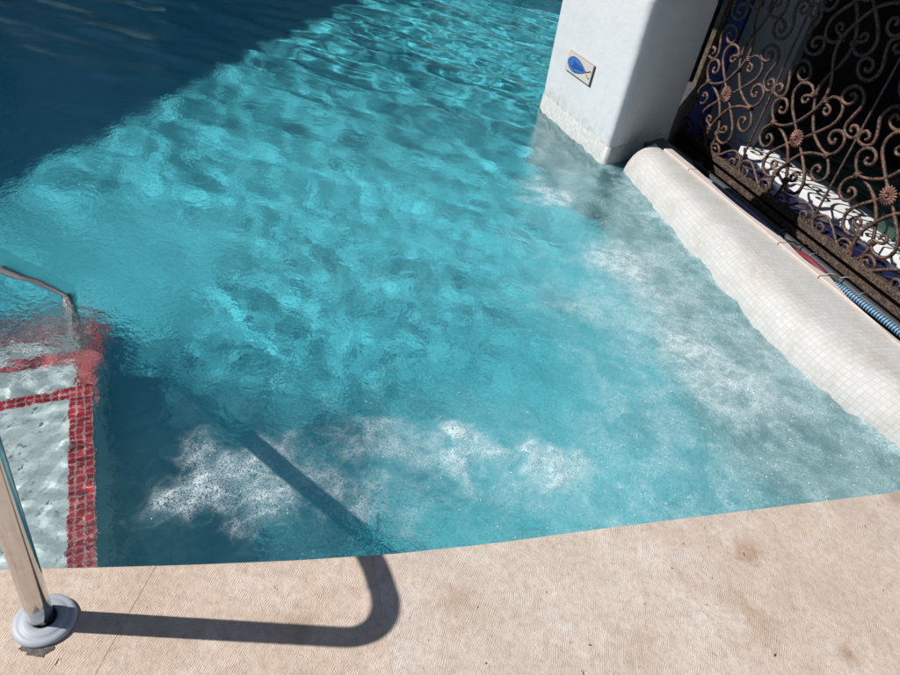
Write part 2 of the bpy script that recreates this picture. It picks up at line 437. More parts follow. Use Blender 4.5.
# ------------------------------------------------------------------ entry steps (submerged)
def line_z(px, py, depth):   # where a refracted point really stands
    p = onz(px, py, WL-.75*depth); return V((p.x, p.y, WL-depth))
us = V((-.497,.868,0)).normalized(); vs = V((-.811,-.585,0)).normalized()
C0 = V((-1.035,1.47,0))
def stair():
    white, red = MB(), MB()
    treads = [(-1.1, 0.0, -.265), (0.0, .30, -.46), (.30, .58, -.66), (.58, .86, -.87)]
    wN, wE, wid = .046, .062, 2.0
    for i, (u0, u1, z) in enumerate(treads):
        P = C0+us*u0
        du = u1-u0
        # tread field, red nosing row, red side border, riser and side cheek
        a = P+vs*wE; a.z = z
        white.quad([a, a+vs*wid, a+vs*wid+us*(du-wN), a+us*(du-wN)], [(0,0),(wid,0),(wid,du-wN),(0,du-wN)])
        b = a+us*(du-wN)
        red.quad([b, b+vs*wid, b+vs*wid+us*wN, b+us*wN], [(0,0),(wid,0),(wid,wN),(0,wN)])
        c_ = V((P.x, P.y, z))
        red.quad([c_, c_+vs*wE, c_+vs*wE+us*du, c_+us*du], [(0,0),(wE,0),(wE,du),(0,du)])
        nz = PF
        e = c_+us*du
        e1 = V((e.x, e.y, nz)); w1 = e+vs*(wid+wE)
        white.quad([e, w1, V((w1.x,w1.y,nz)), e1], [(0,0),(wid,0),(wid,z-nz),(0,z-nz)])
        c1 = V((c_.x, c_.y, nz))
        h = .046
        red.quad([c_, e, e-Z*h, c_-Z*h], [(0,0),(du,0),(du,h),(0,h)])
        white.quad([c_-Z*h, e-Z*h, e1, c1], [(0,0),(du,0),(du,1),(0,1)])
    t = empty('submerged_steps', (C0.x, C0.y, PF), label='white mosaic steps with red tile borders under the water by the deck', category='steps')
    return child(white, 'tread', MOS_STEP, t), child(red, 'tile_border', MOS_RED, t)
steps = stair()

# ------------------------------------------------------------------ mosaic ledge along the grille
def ledge():
    mb = MB()
    front = [(.24,.40),(.27,.455),(.32,.49),(.40,.50),(.62,.535),(.80,.55),(1.10,.583),(1.30,.60),(1.55,.63),(1.80,.655),(2.05,.655),(2.20,.635),(2.35,.60),(2.50,.56),(2.7,.53),(3.0,.52),(3.6,.52)]
    fr = catmull([V((a, b, 0)) for a, b in front], 5)
    rows = []; uvs = []; acc = 0
    zt = .045
    for i, p in enumerate(fr):
        s, qf = p.x, p.y
        if i: acc += (p-fr[i-1]).length
        qb = .285
        wob = .004*math.sin(s*5.1)
        prof = [(qf+.03, PF), (qf+.005, -.35), (qf, -.16), (qf-.004, -.10), (qf-.014, -.06), (qf-.032, -.022), (qf-.058, .010),
                (qf-.09, .031), (qf-.125, .041), (qf-.16, zt), ((qf-.16+qb)/2, zt+wob*.3), (qb, zt-.002)]
        if qf-.16 < qb+.02:
            k = max(0, (qf-.3))/.2
            prof = [(qb+(q-qb)*min(1,.6+.4*k) if q < qf-.05 else q, z) for q, z in prof]
            prof = [(max(q, qb+.001*(len(prof)-m)), z) for m, (q, z) in enumerate(prof)]
        rr = []; uu = []; d = 0
        for m, (q, z) in enumerate(prof):
            if m: d += math.hypot(q-prof[m-1][0], z-prof[m-1][1])
            rr.append(L(s, q, z)); uu.append((acc, d))
        rows.append(rr); uvs.append(uu)
    mb.grid(rows, uvs, True)
    # rounded end cap facing the pillar
    end = rows[0]; mb.quad(list(reversed(end))+[L(.24, .285, PF)][:0]) if False else None
    cap = [L(.24, .40+.03, PF)]+end[1:]+[L(.24, .285, PF)]
    mb.quad(cap, [(0,0)]*len(cap))
    return mb.build('mosaic_ledge', MOS_LEDGE, label='long white mosaic ledge with rounded edge between bubbling water and iron grille', category='ledge')
ledge_o = ledge()

# narrow stone curb, drain channel, pipe and cords behind the ledge
mb = MB()
for s0, s1 in ((.335,.60),(.606,1.38),(1.386,1.66),(1.666,2.9)):
    n = 8
    rows = []
    for k in range(n+1):
        s = s0+(s1-s0)*k/n
        dip = .012*math.sin(math.pi*max(0, min(1, (s-.65)/.7))) if s < 1.4 else (.016*math.sin(math.pi*min(1, (s-1.66)/1.3)) if s > 1.66 else .010*math.sin(math.pi*(s-1.386)/.28))
        qi = .228+abs(dip)*2.2+(.028 if s > 1.70 else 0)*min(1, (s-1.70)/.1 if s > 1.7 else 0)
        rows.append([L(s,.284,-.5), L(s,.284,.052), L(s,.281,.056), L(s,qi+.003,.056), L(s,qi,.052), L(s,qi,-.5)])
    mb.grid(rows, None, False); mb.quad(rows[0]); mb.quad(list(reversed(rows[-1])))
curb = mb.build('stone_curb', PINK, label='narrow pale pink stone strip behind the white mosaic ledge', category='curb')
mb = MB()
mb.box(K(-.06,.045,-.12), G1*3.2, Q1*.24, Z1*.035)
chan = mb.build('drain_channel', BLACK, label='black recessed drain channel running below the iron grille', category='drain')
pr = empty('grey_pipe', K(.1,.115,.02), label='dark grey straight pipe lying along the foot of the iron grille', category='pipe')
mb = MB(); mb.tube([K(-.03+.31*k, .128, .018) for k in range(11)], .026, 12); child(mb, 'tube', DARKPL, pr)
for s in (.60, 1.385, 1.665):
    mb = MB(); mb.tube(catmull([K(s,.10,.04), K(s,.13,.048), K(s+.003,.17,.046), K(s,.20,.06), K(s-.004,.235,.064), K(s+.004,.262,.058)], 4), .0045, 6)
    child(mb, 'clip', BLACK if s < 1.5 else PINK, pr)
for s in (.48, .86, 1.24, 1.46, 1.78, 2.02):
    mb = MB(); mb.tube([K(s, .128+.0275*math.cos(a), .018+.0275*math.sin(a)) for a in np.linspace(-.3, 3.3, 8)], .0015, 5)
    child(mb, 'pipe_band', GREYPL, pr)
for (s0, s1, r, mat, nm, lab, cat, sag) in (
        (.345,.585,.011, ROPE_NAVY, 'flecked_cord', 'short navy cord with white flecks at the far end of the stone strip', 'cord', .0),
        (.64,1.36,.019, ROPE_NAVY, 'flecked_cord', 'long navy cord with white flecks between the grey pipe and the stone strip', 'cord', .012),
        (1.40,1.645,.019, ROPE_RED, 'net_cord', 'crimson woven cord beside the grey pipe', 'cord', .008),
        (1.68,2.85,.021, ROPE_BLUE, 'ribbed_hose', 'light blue ribbed hose in the channel nearest the camera', 'hose', .0)):
    mb = MB(); n = 40; path = []; rad = []
    for k in range(n+1):
        f = k/n; s = s0+(s1-s0)*f
        path.append(K(s, .196+sag*math.sin(math.pi*f), .030+.012*math.sin(math.pi*f)))
        rad.append(r*(math.sin(math.pi*min(max(f,.02),.98))**.35 if mat is not ROPE_BLUE else min(1, .35+f*14)*(1+.05*math.sin(k*2.1))))
    mb.tube(path, rad, 12)
    mb.build(nm, mat, label=lab, category=cat)

# ------------------------------------------------------------------ white pillar
def pillar():
    def ring(z):
        tw = max(0, z-.45)
        batter = .035*min(1, max(0, z)/.8)
        pts = [(-.633-batter*.6, .645+batter), (.262-.05*max(0,z-.5)-.03*min(1,max(0,z)), .595-.0*tw), (-.05, -.01), (-.15, -.02), (-.62,.55)]
        rad = [.045, .05+.05*max(0, z), .01, .02, .02]
        out = []
        for i, (p, r) in enumerate(zip(pts, rad)):
            a, b = V((*pts[i-1], 0)), V((*pts[(i+1) % len(pts)], 0)); p = V((*p, 0))
            d1, d2 = (a-p).normalized(), (b-p).normalized()
            for k in range(7):
                t = k/6; q = (p+d1*r)*(1-t)**2+p*2*t*(1-t)+(p+d2*r)*t*t
                out.append(L(q.x, q.y, z))
        return out
    zs = [PF, -.3, -.13, .0, .1, .25, .4, .55, .68, .77]
    mb = MB(); rows = []
    for z in zs: rows.append(ring(z))
    ct = sum(rows[-1], V((0,0,0)))/len(rows[-1])
    for a in (15, 30, 45, 60, 75, 90):
        a = math.radians(a); zz = .77+.06*math.sin(a); ins = .07*(1-math.cos(a))
        rg = ring(.77); row = []
        for p_ in rg:
            d_ = V((ct.x-p_.x, ct.y-p_.y, 0)); k_ = min(.8, ins/d_.length*1.35)
            row.append(V((p_.x+d_.x*k_, p_.y+d_.y*k_, zz)))
        rows.append(row)
    mb.grid(rows, None, True, True); mb.quad(rows[-1])
    t = empty('white_pillar', L(-.2,.45,PF), label='white plastered pillar rising from the water beside the iron grille', category='pillar')
    child(mb, 'shaft', PLASTER, t, merge=True)
    # waterline mosaic, 3 mm proud of the plaster
    ring0, ring1 = ring(-.3), ring(.005)
    cen = L(-.2,.42,0)
    def outp(p, d): v = V((p.x-cen.x, p.y-cen.y, 0)).normalized(); return p+v*d
    mb = MB(); us_ = [0]
    for i in range(1, 35): us_.append(us_[-1]+(ring1[i]-ring1[i-1]).length)
    idx = list(range(0, 17))
    rows = [[outp(ring0[i], .005) for i in idx], [outp(ring1[i], .005) for i in idx], [outp(ring1[i], -.002)+Z*.002 for i in idx]]
    uv = [[(us_[i], 0) for i in idx], [(us_[i], .305) for i in idx], [(us_[i], .31) for i in idx]]
    mb.grid(rows, uv, True)
    child(mb, 'waterline_tiles', MOS_BAND, t)
    return t
pillar()

mb = MB(); mb.box(K(-1.0,-.9,-.9), G1*.72, Q1*.88, Z1*2.5); mb.box(K(-.279,-.055,-.9), G1*.157, Q1*.034, Z1*2.5)
mb.build('window_jamb_wall', PLASTER, label='plastered wall beside the window, hidden behind the white pillar', category='wall')
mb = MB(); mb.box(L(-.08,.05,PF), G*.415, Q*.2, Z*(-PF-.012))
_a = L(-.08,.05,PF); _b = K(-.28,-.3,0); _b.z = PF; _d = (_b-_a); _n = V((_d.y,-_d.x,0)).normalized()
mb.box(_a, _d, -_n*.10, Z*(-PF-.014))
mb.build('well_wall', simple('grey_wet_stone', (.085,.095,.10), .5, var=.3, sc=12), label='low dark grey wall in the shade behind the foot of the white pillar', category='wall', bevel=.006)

# fish plaque on the pillar's lit face
def plaque():
    import mathutils
    # face plane through these points
    a, b = L(-.633-.012,.645+.016,.35), L(.262-.03,.595+.004,.35)
    ex = (b-a).normalized(); n = V((ex.y, -ex.x, 0)); n = n if n.dot(Q) > 0 else -n
    def hit(x, y):
        d = ray(x, y); o = V((0,0,CH)); t = (a+n*.007-o).dot(n)/d.dot(n); return o+d*t
    c4 = [hit(*p) for p in ((569.3,48.2),(594,67.5),(589.3,87.3),(566.2,69))]
    cen = (c4[0]+c4[1]+c4[2]+c4[3])/4
    w = ((c4[1]-c4[0]).dot(ex)+(c4[2]-c4[3]).dot(ex))/2; h = ((c4[0]-c4[3]).z+(c4[1]-c4[2]).z)/2
    print('plaque', cen, w, h)
    t = empty('fish_plaque', cen, label='small cream tile with a blue fish fixed on the white pillar', category='plaque')
    cream = simple('cream_glaze', (.56,.50,.46), .25, var=.05); dk = simple('tile_edge', (.05,.05,.055), .5)
    fb = simple('fish_blue', (.045,.15,.47), .25, var=.25, sc=40); ink = simple('dark_blue_ink', (.008,.012,.06), .3)
    mb = MB(); mb.box(cen-ex*w/2-Z*h/2-n*.012, ex*w, Z*h, n*.010); child(mb, 'backing', dk, t)
    mb = MB(); mb.box(cen-ex*(w/2)-Z*(h/2-.003)-n*.0018, ex*(w-.007), Z*(h-.003), n*.0035); child(mb, 'tile', cream, t)
    def P(x, y, k): return cen+ex*x*w/2+Z*y*h/2+n*(.0018+k)
    mb = MB(); N = 28; top = []; bot = []
    for k in range(N+1):
        f = k/N; x = -.92+1.44*f; y = .78*math.sin(math.pi*f**.8)**.75*(1-.22*f)
        top.append(P(x, .02+y, .0015)); bot.append(P(x, .02-y, .0015))
    mb.quad(list(reversed(top))+bot[1:-1]); child(mb, 'fish', fb, t)
    mb = MB(); loop = top+list(reversed(bot))
    mb.tube([p+n*.0003 for p in loop]+[loop[0]], .0013, 5)
    for a1, b1 in (((.50,.02),(.84,.36)), ((.50,.02),(.80,-.42)), ((.84,.36),(.90,.30)), ((.80,-.42),(.84,-.30))):
        mb.tube([P(*a1, .002), P((a1[0]+b1[0])/2+.02, (a1[1]+b1[1])/2-.03, .002), P(*b1, .002)], .0018, 5)
    for k in range(7):
        x = -.50+k*.125; y = .34*(1-k*.10)
        mb.tube([P(x+.02, y*1.15, .0022), P(x+.09, 0, .0022), P(x-.02, -y*1.15, .0022)], .0021, 5)
    mb.sphere(P(-.74,.2,.002), .0035, nu=8, nv=5)
    child(mb, 'outline', ink, t)
    for sgn in (1, -1): pass
plaque()

# ------------------------------------------------------------------ wrought-iron grille
def grille():
    t = empty('iron_grille', K(0,0,0), label='rusty wrought iron window grille of scrolls and rosettes behind the mosaic ledge', category='grille')
    PW = .6065; S0 = .341
    top = 1.40; send = .035+PW*4+.02
    mb = MB()   # fixed outer frame (angle iron)
    mb.box(K(-.055,-.02,.0), G1*(send+.1), Q1*.045, Z1*.006); mb.box(K(-.055,.02,.0062), G1*(send+.1), Q1*.006, Z1*.026)
    mb.box(K(-.055,-.02,.0325), G1*.007, Q1*.046, Z1*(top+.02)); mb.box(K(-.0478,.0205,.0325), G1*.028, Q1*.0055, Z1*(top+.02))
    mb.box(K(send+.012,-.02,.0325), G1*.033, Q1*.046, Z1*(top+.02)); mb.box(K(-.0475,-.02,top+.055), G1*(send+.05), Q1*.04, Z1*.03)
    child(mb, 'outer_frame', RUSTF, t)
    mb = MB(); mb.box(K(-.12,-.060,.0), G1*.140, Q1*.038, Z1*(top+.02)); mb.box(K(-.055,-.05,-.004), G1*send, Q1*.028, Z1*.046)  # black filler strips stand in for the dark gaps around the leaf
    child(mb, 'dark_gap_filler', BLACK, t)
    mb = MB()   # leaf frame
    mb.box(K(.018,-.02,.046), G1*(send-.02), Q1*.036, Z1*.034)
    mb.box(K(.018,-.0195,.0802), G1*.040, Q1*.035, Z1*(top-.08)); mb.box(K(send-.04,-.0195,.0802), G1*.038, Q1*.035, Z1*(top-.08))
    mb.box(K(.0582,-.0195,top-.03), G1*(send-.1), Q1*.035, Z1*.03)
    child(mb, 'leaf_frame', RUSTF, t, bevel=.002)
    for k in range(1, 4):
        s = S0+PW*(k-.5)
        mb = MB(); mb.tube([K(s, .0, z) for z in np.linspace(.08, top-.03, 12)], .0085, 8); child(mb, 'bar', RUST, t)
    loop = [(-.044,.215),(-.069,.234),(-.108,.238),(-.143,.220),(-.157,.18),(-.146,.14),(-.11,.097),(-.059,.05),(-.012,.008)]
    curl = [(-.035,.197),(-.062,.192),(-.088,.184),(-.096,.165),(-.082,.153),(-.063,.160),(-.060,.172)]
    strand = [(.0,.336),(-.020,.30),(-.035,.252),(-.033,.205),(-.015,.16),(.018,.107),(.064,.053),(.13,.016),(.2,.0)]
    cu = [(-.2,.003),(-.238,.035),(-.255,.078),(-.236,.114),(-.198,.124),(-.166,.106),(-.162,.074),(-.184,.058),(-.204,.066),(-.200,.080)]
    Sc = [(-.262,.143),(-.250,.150),(-.250,.168),(-.274,.175),(-.296,.154),(-.290,.127),(-.253,.118),(-.222,.135),(-.214,.167),(-.230,.212),(-.244,.250),(-.234,.288),(-.205,.314),(-.165,.317),(-.131,.299),(-.117,.266),(-.135,.238),(-.172,.238),(-.194,.257),(-.189,.281),(-.170,.285),(-.160,.272)]
    bot = [(.078,-.292),(.066,-.283),(.052,-.292),(.055,-.31),(.078,-.318),(.104,-.31),(.112,-.285),(.092,-.266),(.06,-.262),(.036,-.285),(.052,-.322),(.095,-.318),(.14,-.288),(.19,-.250),(.235,-.232),(.278,-.245),(.297,-.275),(.282,-.312),(.248,-.322),(.222,-.304),(.226,-.280),(.250,-.272),(.264,-.286),(.258,-.296)]
    def jit(p, k): return [(a+random.uniform(-.0015,.0015), b+random.uniform(-.0015,.0015)) for a, b in p]
    def tubes(mb, pts, sc, zc, mx, mz, r=.0104, q=0.0):
        P = [K(sc+mx*a, q, zc+mz*b) for a, b in jit(pts, 1)]
        path = catmull(P, 4)
        n = len(path)
        rad = [r*(.85+.25*min(1, min(i, n-1-i)/6))*random.uniform(.93, 1.07) for i in range(n)]
        mb.tube(path, rad, 7)
        return path
    def collar(mb, s, z, d):
        for k in (-1, 0, 1):
            c_ = K(s+d[0]*k*.0085, 0, z+d[1]*k*.0085); ax = (G*d[0]+Z*d[1]).normalized(); b = Q; a = ax.cross(b)
            ring = [c_+(a*math.cos(x)*.019+b*math.sin(x)*.0175) for x in np.linspace(0, 2*math.pi, 13)]
            mb.tube(ring, .006, 6, cap=False)
    for p in range(4):
        sc = S0+PW*p
        for m, zc in ((0, .39), (1, 1.062)):
            mb = MB()
            up = 1 if m == 0 else -1
            for mx in (1, -1):
                for mz in (1, -1):
                    q = .006*mx*mz
                    tubes(mb, loop, sc, zc, mx, mz, q=q)
                    tubes(mb, curl, sc, zc, mx, mz, .0095)
                    tubes(mb, strand, sc, zc, mx, mz, q=-q)
                    tubes(mb, cu, sc, zc, mx, mz)
                    mb.sphere(K(sc+mx*cu[-1][0], 0, zc+mz*cu[-1][1]), .0125)
                    mb.sphere(K(sc+mx*-.060, 0, zc+mz*.172), .012)
                    collar(mb, sc-mx*.040, zc+mz*.207, (.4*mx, .9*mz))
                collar(mb, sc-mx*.201, zc, (1, 0))
                tubes(mb, Sc, sc, zc, mx, up); tubes(mb, bot, sc, zc, mx, up, .0092)
            child(mb, 'scrollwork', RUST, t)
            mb = MB(); c_ = K(sc, .016, zc)
            for k in range(18):
                a = 2*math.pi*k/18; d = G*math.cos(a)+Z*math.sin(a); e = -G*math.sin(a)+Z*math.cos(a)
                mb.sphere(c_+d*.039+Q1*.003, .025, .0082, .009, 6, 6, (d, e, Q))
                mb.sphere(c_+d*.025+Q1*.009, .013, .0046, .006, 6, 5, (d, e, Q))
            mb.sphere(c_, .044, .044, .008, 14, 6, (G, Z, Q)); mb.sphere(c_+Q1*.012, .0115, nu=10)
            mb.tube([K(sc, -.008, zc), K(sc, .016, zc)], .012, 8)
            child(mb, 'rosette', ROSE, t)
grille()

# ------------------------------------------------------------------ what stands behind the grille
mb = MB(); mb.box(K(-.12,-.42,-.10), G1*3.0, Q1*.375, Z1*.085)
# rumpled navy covering
rows = []
for i in range(90):
    rr = []
    for j in range(18):
        s = -.1+2.9*i/89; q = -.045-.36*j/17
        z = -.012+.010*math.sin(s*23+3*math.sin(q*15+s*4))*math.sin(q*19+1.3*math.sin(s*9))+.006*math.sin(s*41+q*33)
        rr.append(K(s, q-.015*math.sin(s*17)*(j/17), z))
    rows.append(rr)
mb = MB(); mb.grid(rows, None, True)
lo = [[p-Z1*.06 for p in r] for r in rows]
for r in (0,): 
    mb.grid([[a, b] for a, b in zip([x[0] for x in rows], [x[0] for x in lo])], None, False)
    mb.grid([[a, b] for a, b in zip([x[-1] for x in rows], [x[-1] for x in lo])], None, False)
mb.build('navy_cover', NAVY, label='rumpled dark navy cover lying just inside the iron grille', category='cover')
mb = MB(); mb.box(K(-.45,-.685,-.25), G1*1.60, Q1*.285, Z1*.285)
mb.build('white_sill', WHITE, bevel=.006, label='bright white sill slab behind the grille with curled scroll shadows on it', category='sill')
mb = MB(); mb.box(K(1.165,-.685,-.25), G1*1.9, Q1*.262, Z1*.27); 
mb.build('low_sill', WHITE, bevel=.006, label='lower white sill slab at the right behind the nearest rosette', category='sill')
mb = MB(); mb.box(K(1.17,-.66,.022), G1*.9, Q1*.12, Z1*.10)
mb.build('planter_block', simple('dark_green_glaze', (.03,.075,.06), .3, var=.5), bevel=.008, label='dark green block resting on the lower white sill', category='block')
mb = MB(); mb.box(K(-.9,-1.75,-.35), G1*4.6, Q1*1.05, Z1*.30)
mb.build('green_slab', GREEN, bevel=.01, label='dark green slab with painted-in reflections beyond the white sill', category='slab')
# reveal walls
mb = MB()
def wallseg(mb, a, b, z0, z1, th):
    P, E = K(*a, z0), K(*b, z0); d = (E-P).normalized(); n = V((d.y, -d.x, 0))
    mb.box(P, E-P, n*th, Z1*(z1-z0))
wallseg(mb, (-.10,-.06), (-.215,-.47), -.2, 1.6, .06); mb.build('blue_reveal', BLUEW, label='blue painted window reveal at the left behind the iron grille', category='reveal')
mb = MB(); wallseg(mb, (-.235,-.475), (.035,-.675), -.2, 1.6, .3)
mb.build('grey_inner_pier', GREYW, label='grey blue inner pier between the blue reveal and the dark room', category='pier')
# room behind: floor, back wall, side wall, ceiling
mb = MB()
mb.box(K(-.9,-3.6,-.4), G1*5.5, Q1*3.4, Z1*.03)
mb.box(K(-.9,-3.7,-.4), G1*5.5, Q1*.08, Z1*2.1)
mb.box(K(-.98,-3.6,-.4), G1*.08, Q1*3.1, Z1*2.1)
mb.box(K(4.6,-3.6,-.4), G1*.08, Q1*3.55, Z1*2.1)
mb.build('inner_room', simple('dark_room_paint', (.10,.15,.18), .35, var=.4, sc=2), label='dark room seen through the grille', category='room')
# wall over the grille, with the eave that shades the upper grille
h_e = empty('overhanging_roof', K(1.5,0,1.5), label='white wall head and flat roof over the iron grille', category='roof')
mb = MB(); mb.box(K(-.9,-3.7,1.72), G1*6.7, Q1*3.74, Z1*.12); child(mb, 'ceiling_slab', BUILD, h_e)
mb = MB(); mb.box(K(-.9,-.14,1.475), G1*6.0, Q1*.24, Z1*.24); child(mb, 'lintel', PLASTER, h_e)
mb = MB(); mb.box(K(-.9,.105,1.60), G1*6.0, Q1*.86, Z1*.11); child(mb, 'eave', PLASTER, h_e)
mb = MB(); mb.box(K(2.57,-.3,-.3), G1*1.6, Q1*.5, Z1*1.77); child(mb, 'end_wall', PLASTER, h_e)

# ------------------------------------------------------------------ neighbouring houses that throw the big pool shadow
def house(name, P, ex, ey, h, label):
    P, ex, ey = V(P), V(ex), V(ey)
    t = empty(name, P, label=label, category='house')
    mb = MB(); mb.box(P, ex, ey, Z*h); child(mb, 'wall', BUILD, t)
    mb = MB(); mb.box(P-ex.normalized()*.1-ey.normalized()*.1+Z*h, ex+ex.normalized()*.2, ey+ey.normalized()*.2, Z*.12); child(mb, 'roof', BUILD, t)
    gl = simple('shutter_blue', (.03,.07,.2), .4)
    for k in range(3):
        o = P+ex+ex.normalized()*.004+ey*(.18+.28*k)+Z*(h*.35)
        mb = MB(); mb.box(o, ex.normalized()*.03, ey.normalized()*.8, Z*1.0); child(mb, 'shutter', gl, t)
    return t
house('pool_house', (-11.80,-.93,-.3), (3.28,-.2,0), (1.43,10.4,0), 5.05, 'low plastered house along the left side of the pool')
house('garden_house', (-4.6,9.3,-.3), (2.9,0,0), (0,4,0), 4.4, 'square plastered house beyond the far end of the pool')

HEDGE = simple('sky_block_leaves', (.035,.06,.022), .7, var=.6, sc=14)  # unseen hedge, added so the water mirrors less bright sky
hv = rng.uniform(0, 1, (42000, 3)); N_ = len(hv)
hx = -16+26*hv[:,0]; hh = 6.6+.5*np.sin(hx*1.7)+.35*np.sin(hx*4.1+1)
hz = -.2+hv[:,2]**.8*hh; hy = 14.6+(hv[:,1]-.5)*1.1*(1-.35*(hz/8)**2)-.25*np.sin(hx*2.3)
cc_ = np.stack([hx, hy, hz], -1); d1 = rng.normal(size=(N_,3)); d2 = rng.normal(size=(N_,3))
d1 /= np.linalg.norm(d1, axis=1)[:,None]; d2 -= d1*(d1*d2).sum(1)[:,None]; d2 /= np.linalg.norm(d2, axis=1)[:,None]
sz = rng.uniform(.06, .15, (N_,1))
vv = np.stack([cc_-d1*sz, cc_-d2*sz*.5, cc_+d1*sz, cc_+d2*sz*.5], 1).reshape(-1, 3)
me = bpy.data.meshes.new('sky_block_hedge'); me.from_pydata(vv.tolist(), [], (np.arange(N_)[:,None]*4+np.arange(4)[None]).tolist()); me.materials.append(HEDGE)
ho = bpy.data.objects.new('sky_block_hedge', me); COL.objects.link(ho); ho['label'] = 'unseen dark hedge added to keep sky reflection off the pool'; ho['category'] = 'hedge'
# ------------------------------------------------------------------ handrail
def handrail():
    B = V((-.650,.652,0)); h = V((-.4834,.8754,0))
    def P(u, z): return B+h*u+Z*z
    pts = [P(0,.004), P(0,.15), P(0,.35), P(0,.50)]
    for a in np.linspace(0, 1, 8):   # bend
        th = a*math.pi*.5
        pts.append(P(.115*(1-math.cos(th)), .555+.115*math.sin(th)))
    pts += [P(.19,.668), P(.25,.650), P(.32,.615), P(.39,.566), P(.54,.452), P(.69,.343), P(.86,.211), P(1.03,.080), P(1.14,-.004), P(1.20,-.046), P(1.237,-.085), P(1.25,-.15), P(1.255,-.22), P(1.255,-.40), P(1.255,-.66)]
    path = catmull(pts, 5)
    t = empty('pool_handrail', B, label='polished steel handrail bending from the deck down into the water', category='handrail')
    mb = MB(); mb.tube(path, .0225, 28); child(mb, 'rail', STEEL, t)
    mb = MB(); c_ = B+V((.008,-.002,0)); prof = [(.0545,.0015),(.0553,.004),(.0545,.0075),(.051,.0105),(.0455,.0118),(.0420,.0116),(.0395,.0135),(.036,.0150),(.030,.0158),(.0235,.0160),(.0222,.014),(.0222,.006)]
    rows = [[c_+V((r*math.cos(a), r*math.sin(a), z)) for a in np.linspace(0, 2*math.pi, 49)[:-1]] for r, z in prof]
    mb.grid(rows, None, True, True); child(mb, 'base_cover', GREYPL, t)
    mb = MB(); mb.tube([P(0,.004), P(0,.0125)], .0235, 24); child(mb, 'gasket', BLACK, t)
handrail()
# chipped hole beside the cover
c_ = onz(36,651,0); rows = []
N = 26; rads = [random.uniform(.75, 1.2) for _ in range(N)]
for k, (f, z) in enumerate(((1.0,.0022),(.9,.0018),(.6,.0026),(.3,.0015),(.05,.0028))):
    rows.append([V((c_.x+.030*f*rads[j]*math.cos(2*math.pi*j/N), c_.y+.014*f*rads[j]*math.sin(2*math.pi*j/N)+.004, z+random.uniform(-.0006,.0006))) for j in range(N)])
mb = MB(); mb.grid(rows, None, False, True)
mb.build('mortar_chip', CONC, label='rough grey broken mortar patch beside the handrail base', category='mortar')
mb = MB()
for (px, py, r, a) in ((672,568,.0035,.3),(704,528,.003,.8),(590,645,.0045,.1),(570,643,.003,1.9),(883,590,.004,1.1),(428,640,.0028,2.2),(486,663,.0035,.9),(300,655,.002,.4),(775,655,.006,.9),(812,560,.002,0),(230,600,.002,2)):
    p = onz(px, py, .0014); d = V((math.cos(a), math.sin(a), 0)); e = V((-d.y, d.x, 0))
    mb.quad([p-d*r, p-d*r*.2+e*r*.35+Z*.0015, p+d*r, p+d*r*.1-e*r*.3+Z*.0008])
mb.build('leaf_debris', LEAF, kind='stuff', label='tiny dry leaf fragments scattered on the stone deck')

# ------------------------------------------------------------------ water
NF, TL = 1024, 8.0
kk = np.fft.fftfreq(NF, TL/NF)          # cycles per metre
KXg, KYg = np.meshgrid(kk, kk); KR = np.hypot(KXg, KYg)+1e-9
def field(lo, hi, slope=0.0, dirn=None, spread=2.0, seed=0):
    r = np.random.default_rng(seed)
    sp = np.exp(-((np.log(KR)-np.log((lo*hi)**.5))/(.5*np.log(hi/lo)))**2)*KR**(-slope)
    if dirn is not None:
        c_ = (KXg*math.cos(dirn)+KYg*math.sin(dirn))/KR; sp = sp*(np.abs(c_)**spread+.03)
    f = np.fft.ifft2(sp*np.exp(2j*np.pi*r.random((NF, NF)))).real
    return (f-f.mean())/f.std()
def samp(fd, x, y):
    u = (x/TL*NF) % NF; v = (y/TL*NF) % NF
    i = np.floor(u).astype(int); j = np.floor(v).astype(int); a = u-i; b = v-j
    i1 = (i+1) % NF; j1 = (j+1) % NF; i %= NF; j %= NF
    return (fd[j,i]*(1-a)+fd[j,i1]*a)*(1-b)+(fd[j1,i]*(1-a)+fd[j1,i1]*a)*b
swell = field(1.2, 3.5, .5, math.radians(75), 3, 1)
mid = field(3.5, 9, .5, math.radians(70), 1.6, 2)
chop = field(9, 24, .6, None, 1, 3)
tiny = field(22, 50, .4, None, 1, 4)
blob = field(.5, 2.0, .8, None, 1, 5)
fil = field(2.0, 8.0, .9, None, 1, 6)
fil2 = field(5.0, 22.0, .9, None, 1, 7)
xs = np.arange(-5.9, 2.9, .0165)
ys = [.05]
while ys[-1] < 10.6: ys.append(ys[-1]+(.0135 if ys[-1] < 2.6 else .0135+.006*(ys[-1]-2.6)))
ys = np.array(ys); X, Y = np.meshgrid(xs, ys)
def gauss(cx, cy, rx, ry, ang=0):
    ca, sa = math.cos(ang), math.sin(ang); dx, dy = X-cx, Y-cy
    return np.exp(-(((dx*ca+dy*sa)/rx)**2+((-dx*sa+dy*ca)/ry)**2))
def sstep(a, b, v): t = np.clip((v-a)/(b-a), 0, 1); return t*t*(3-2*t)
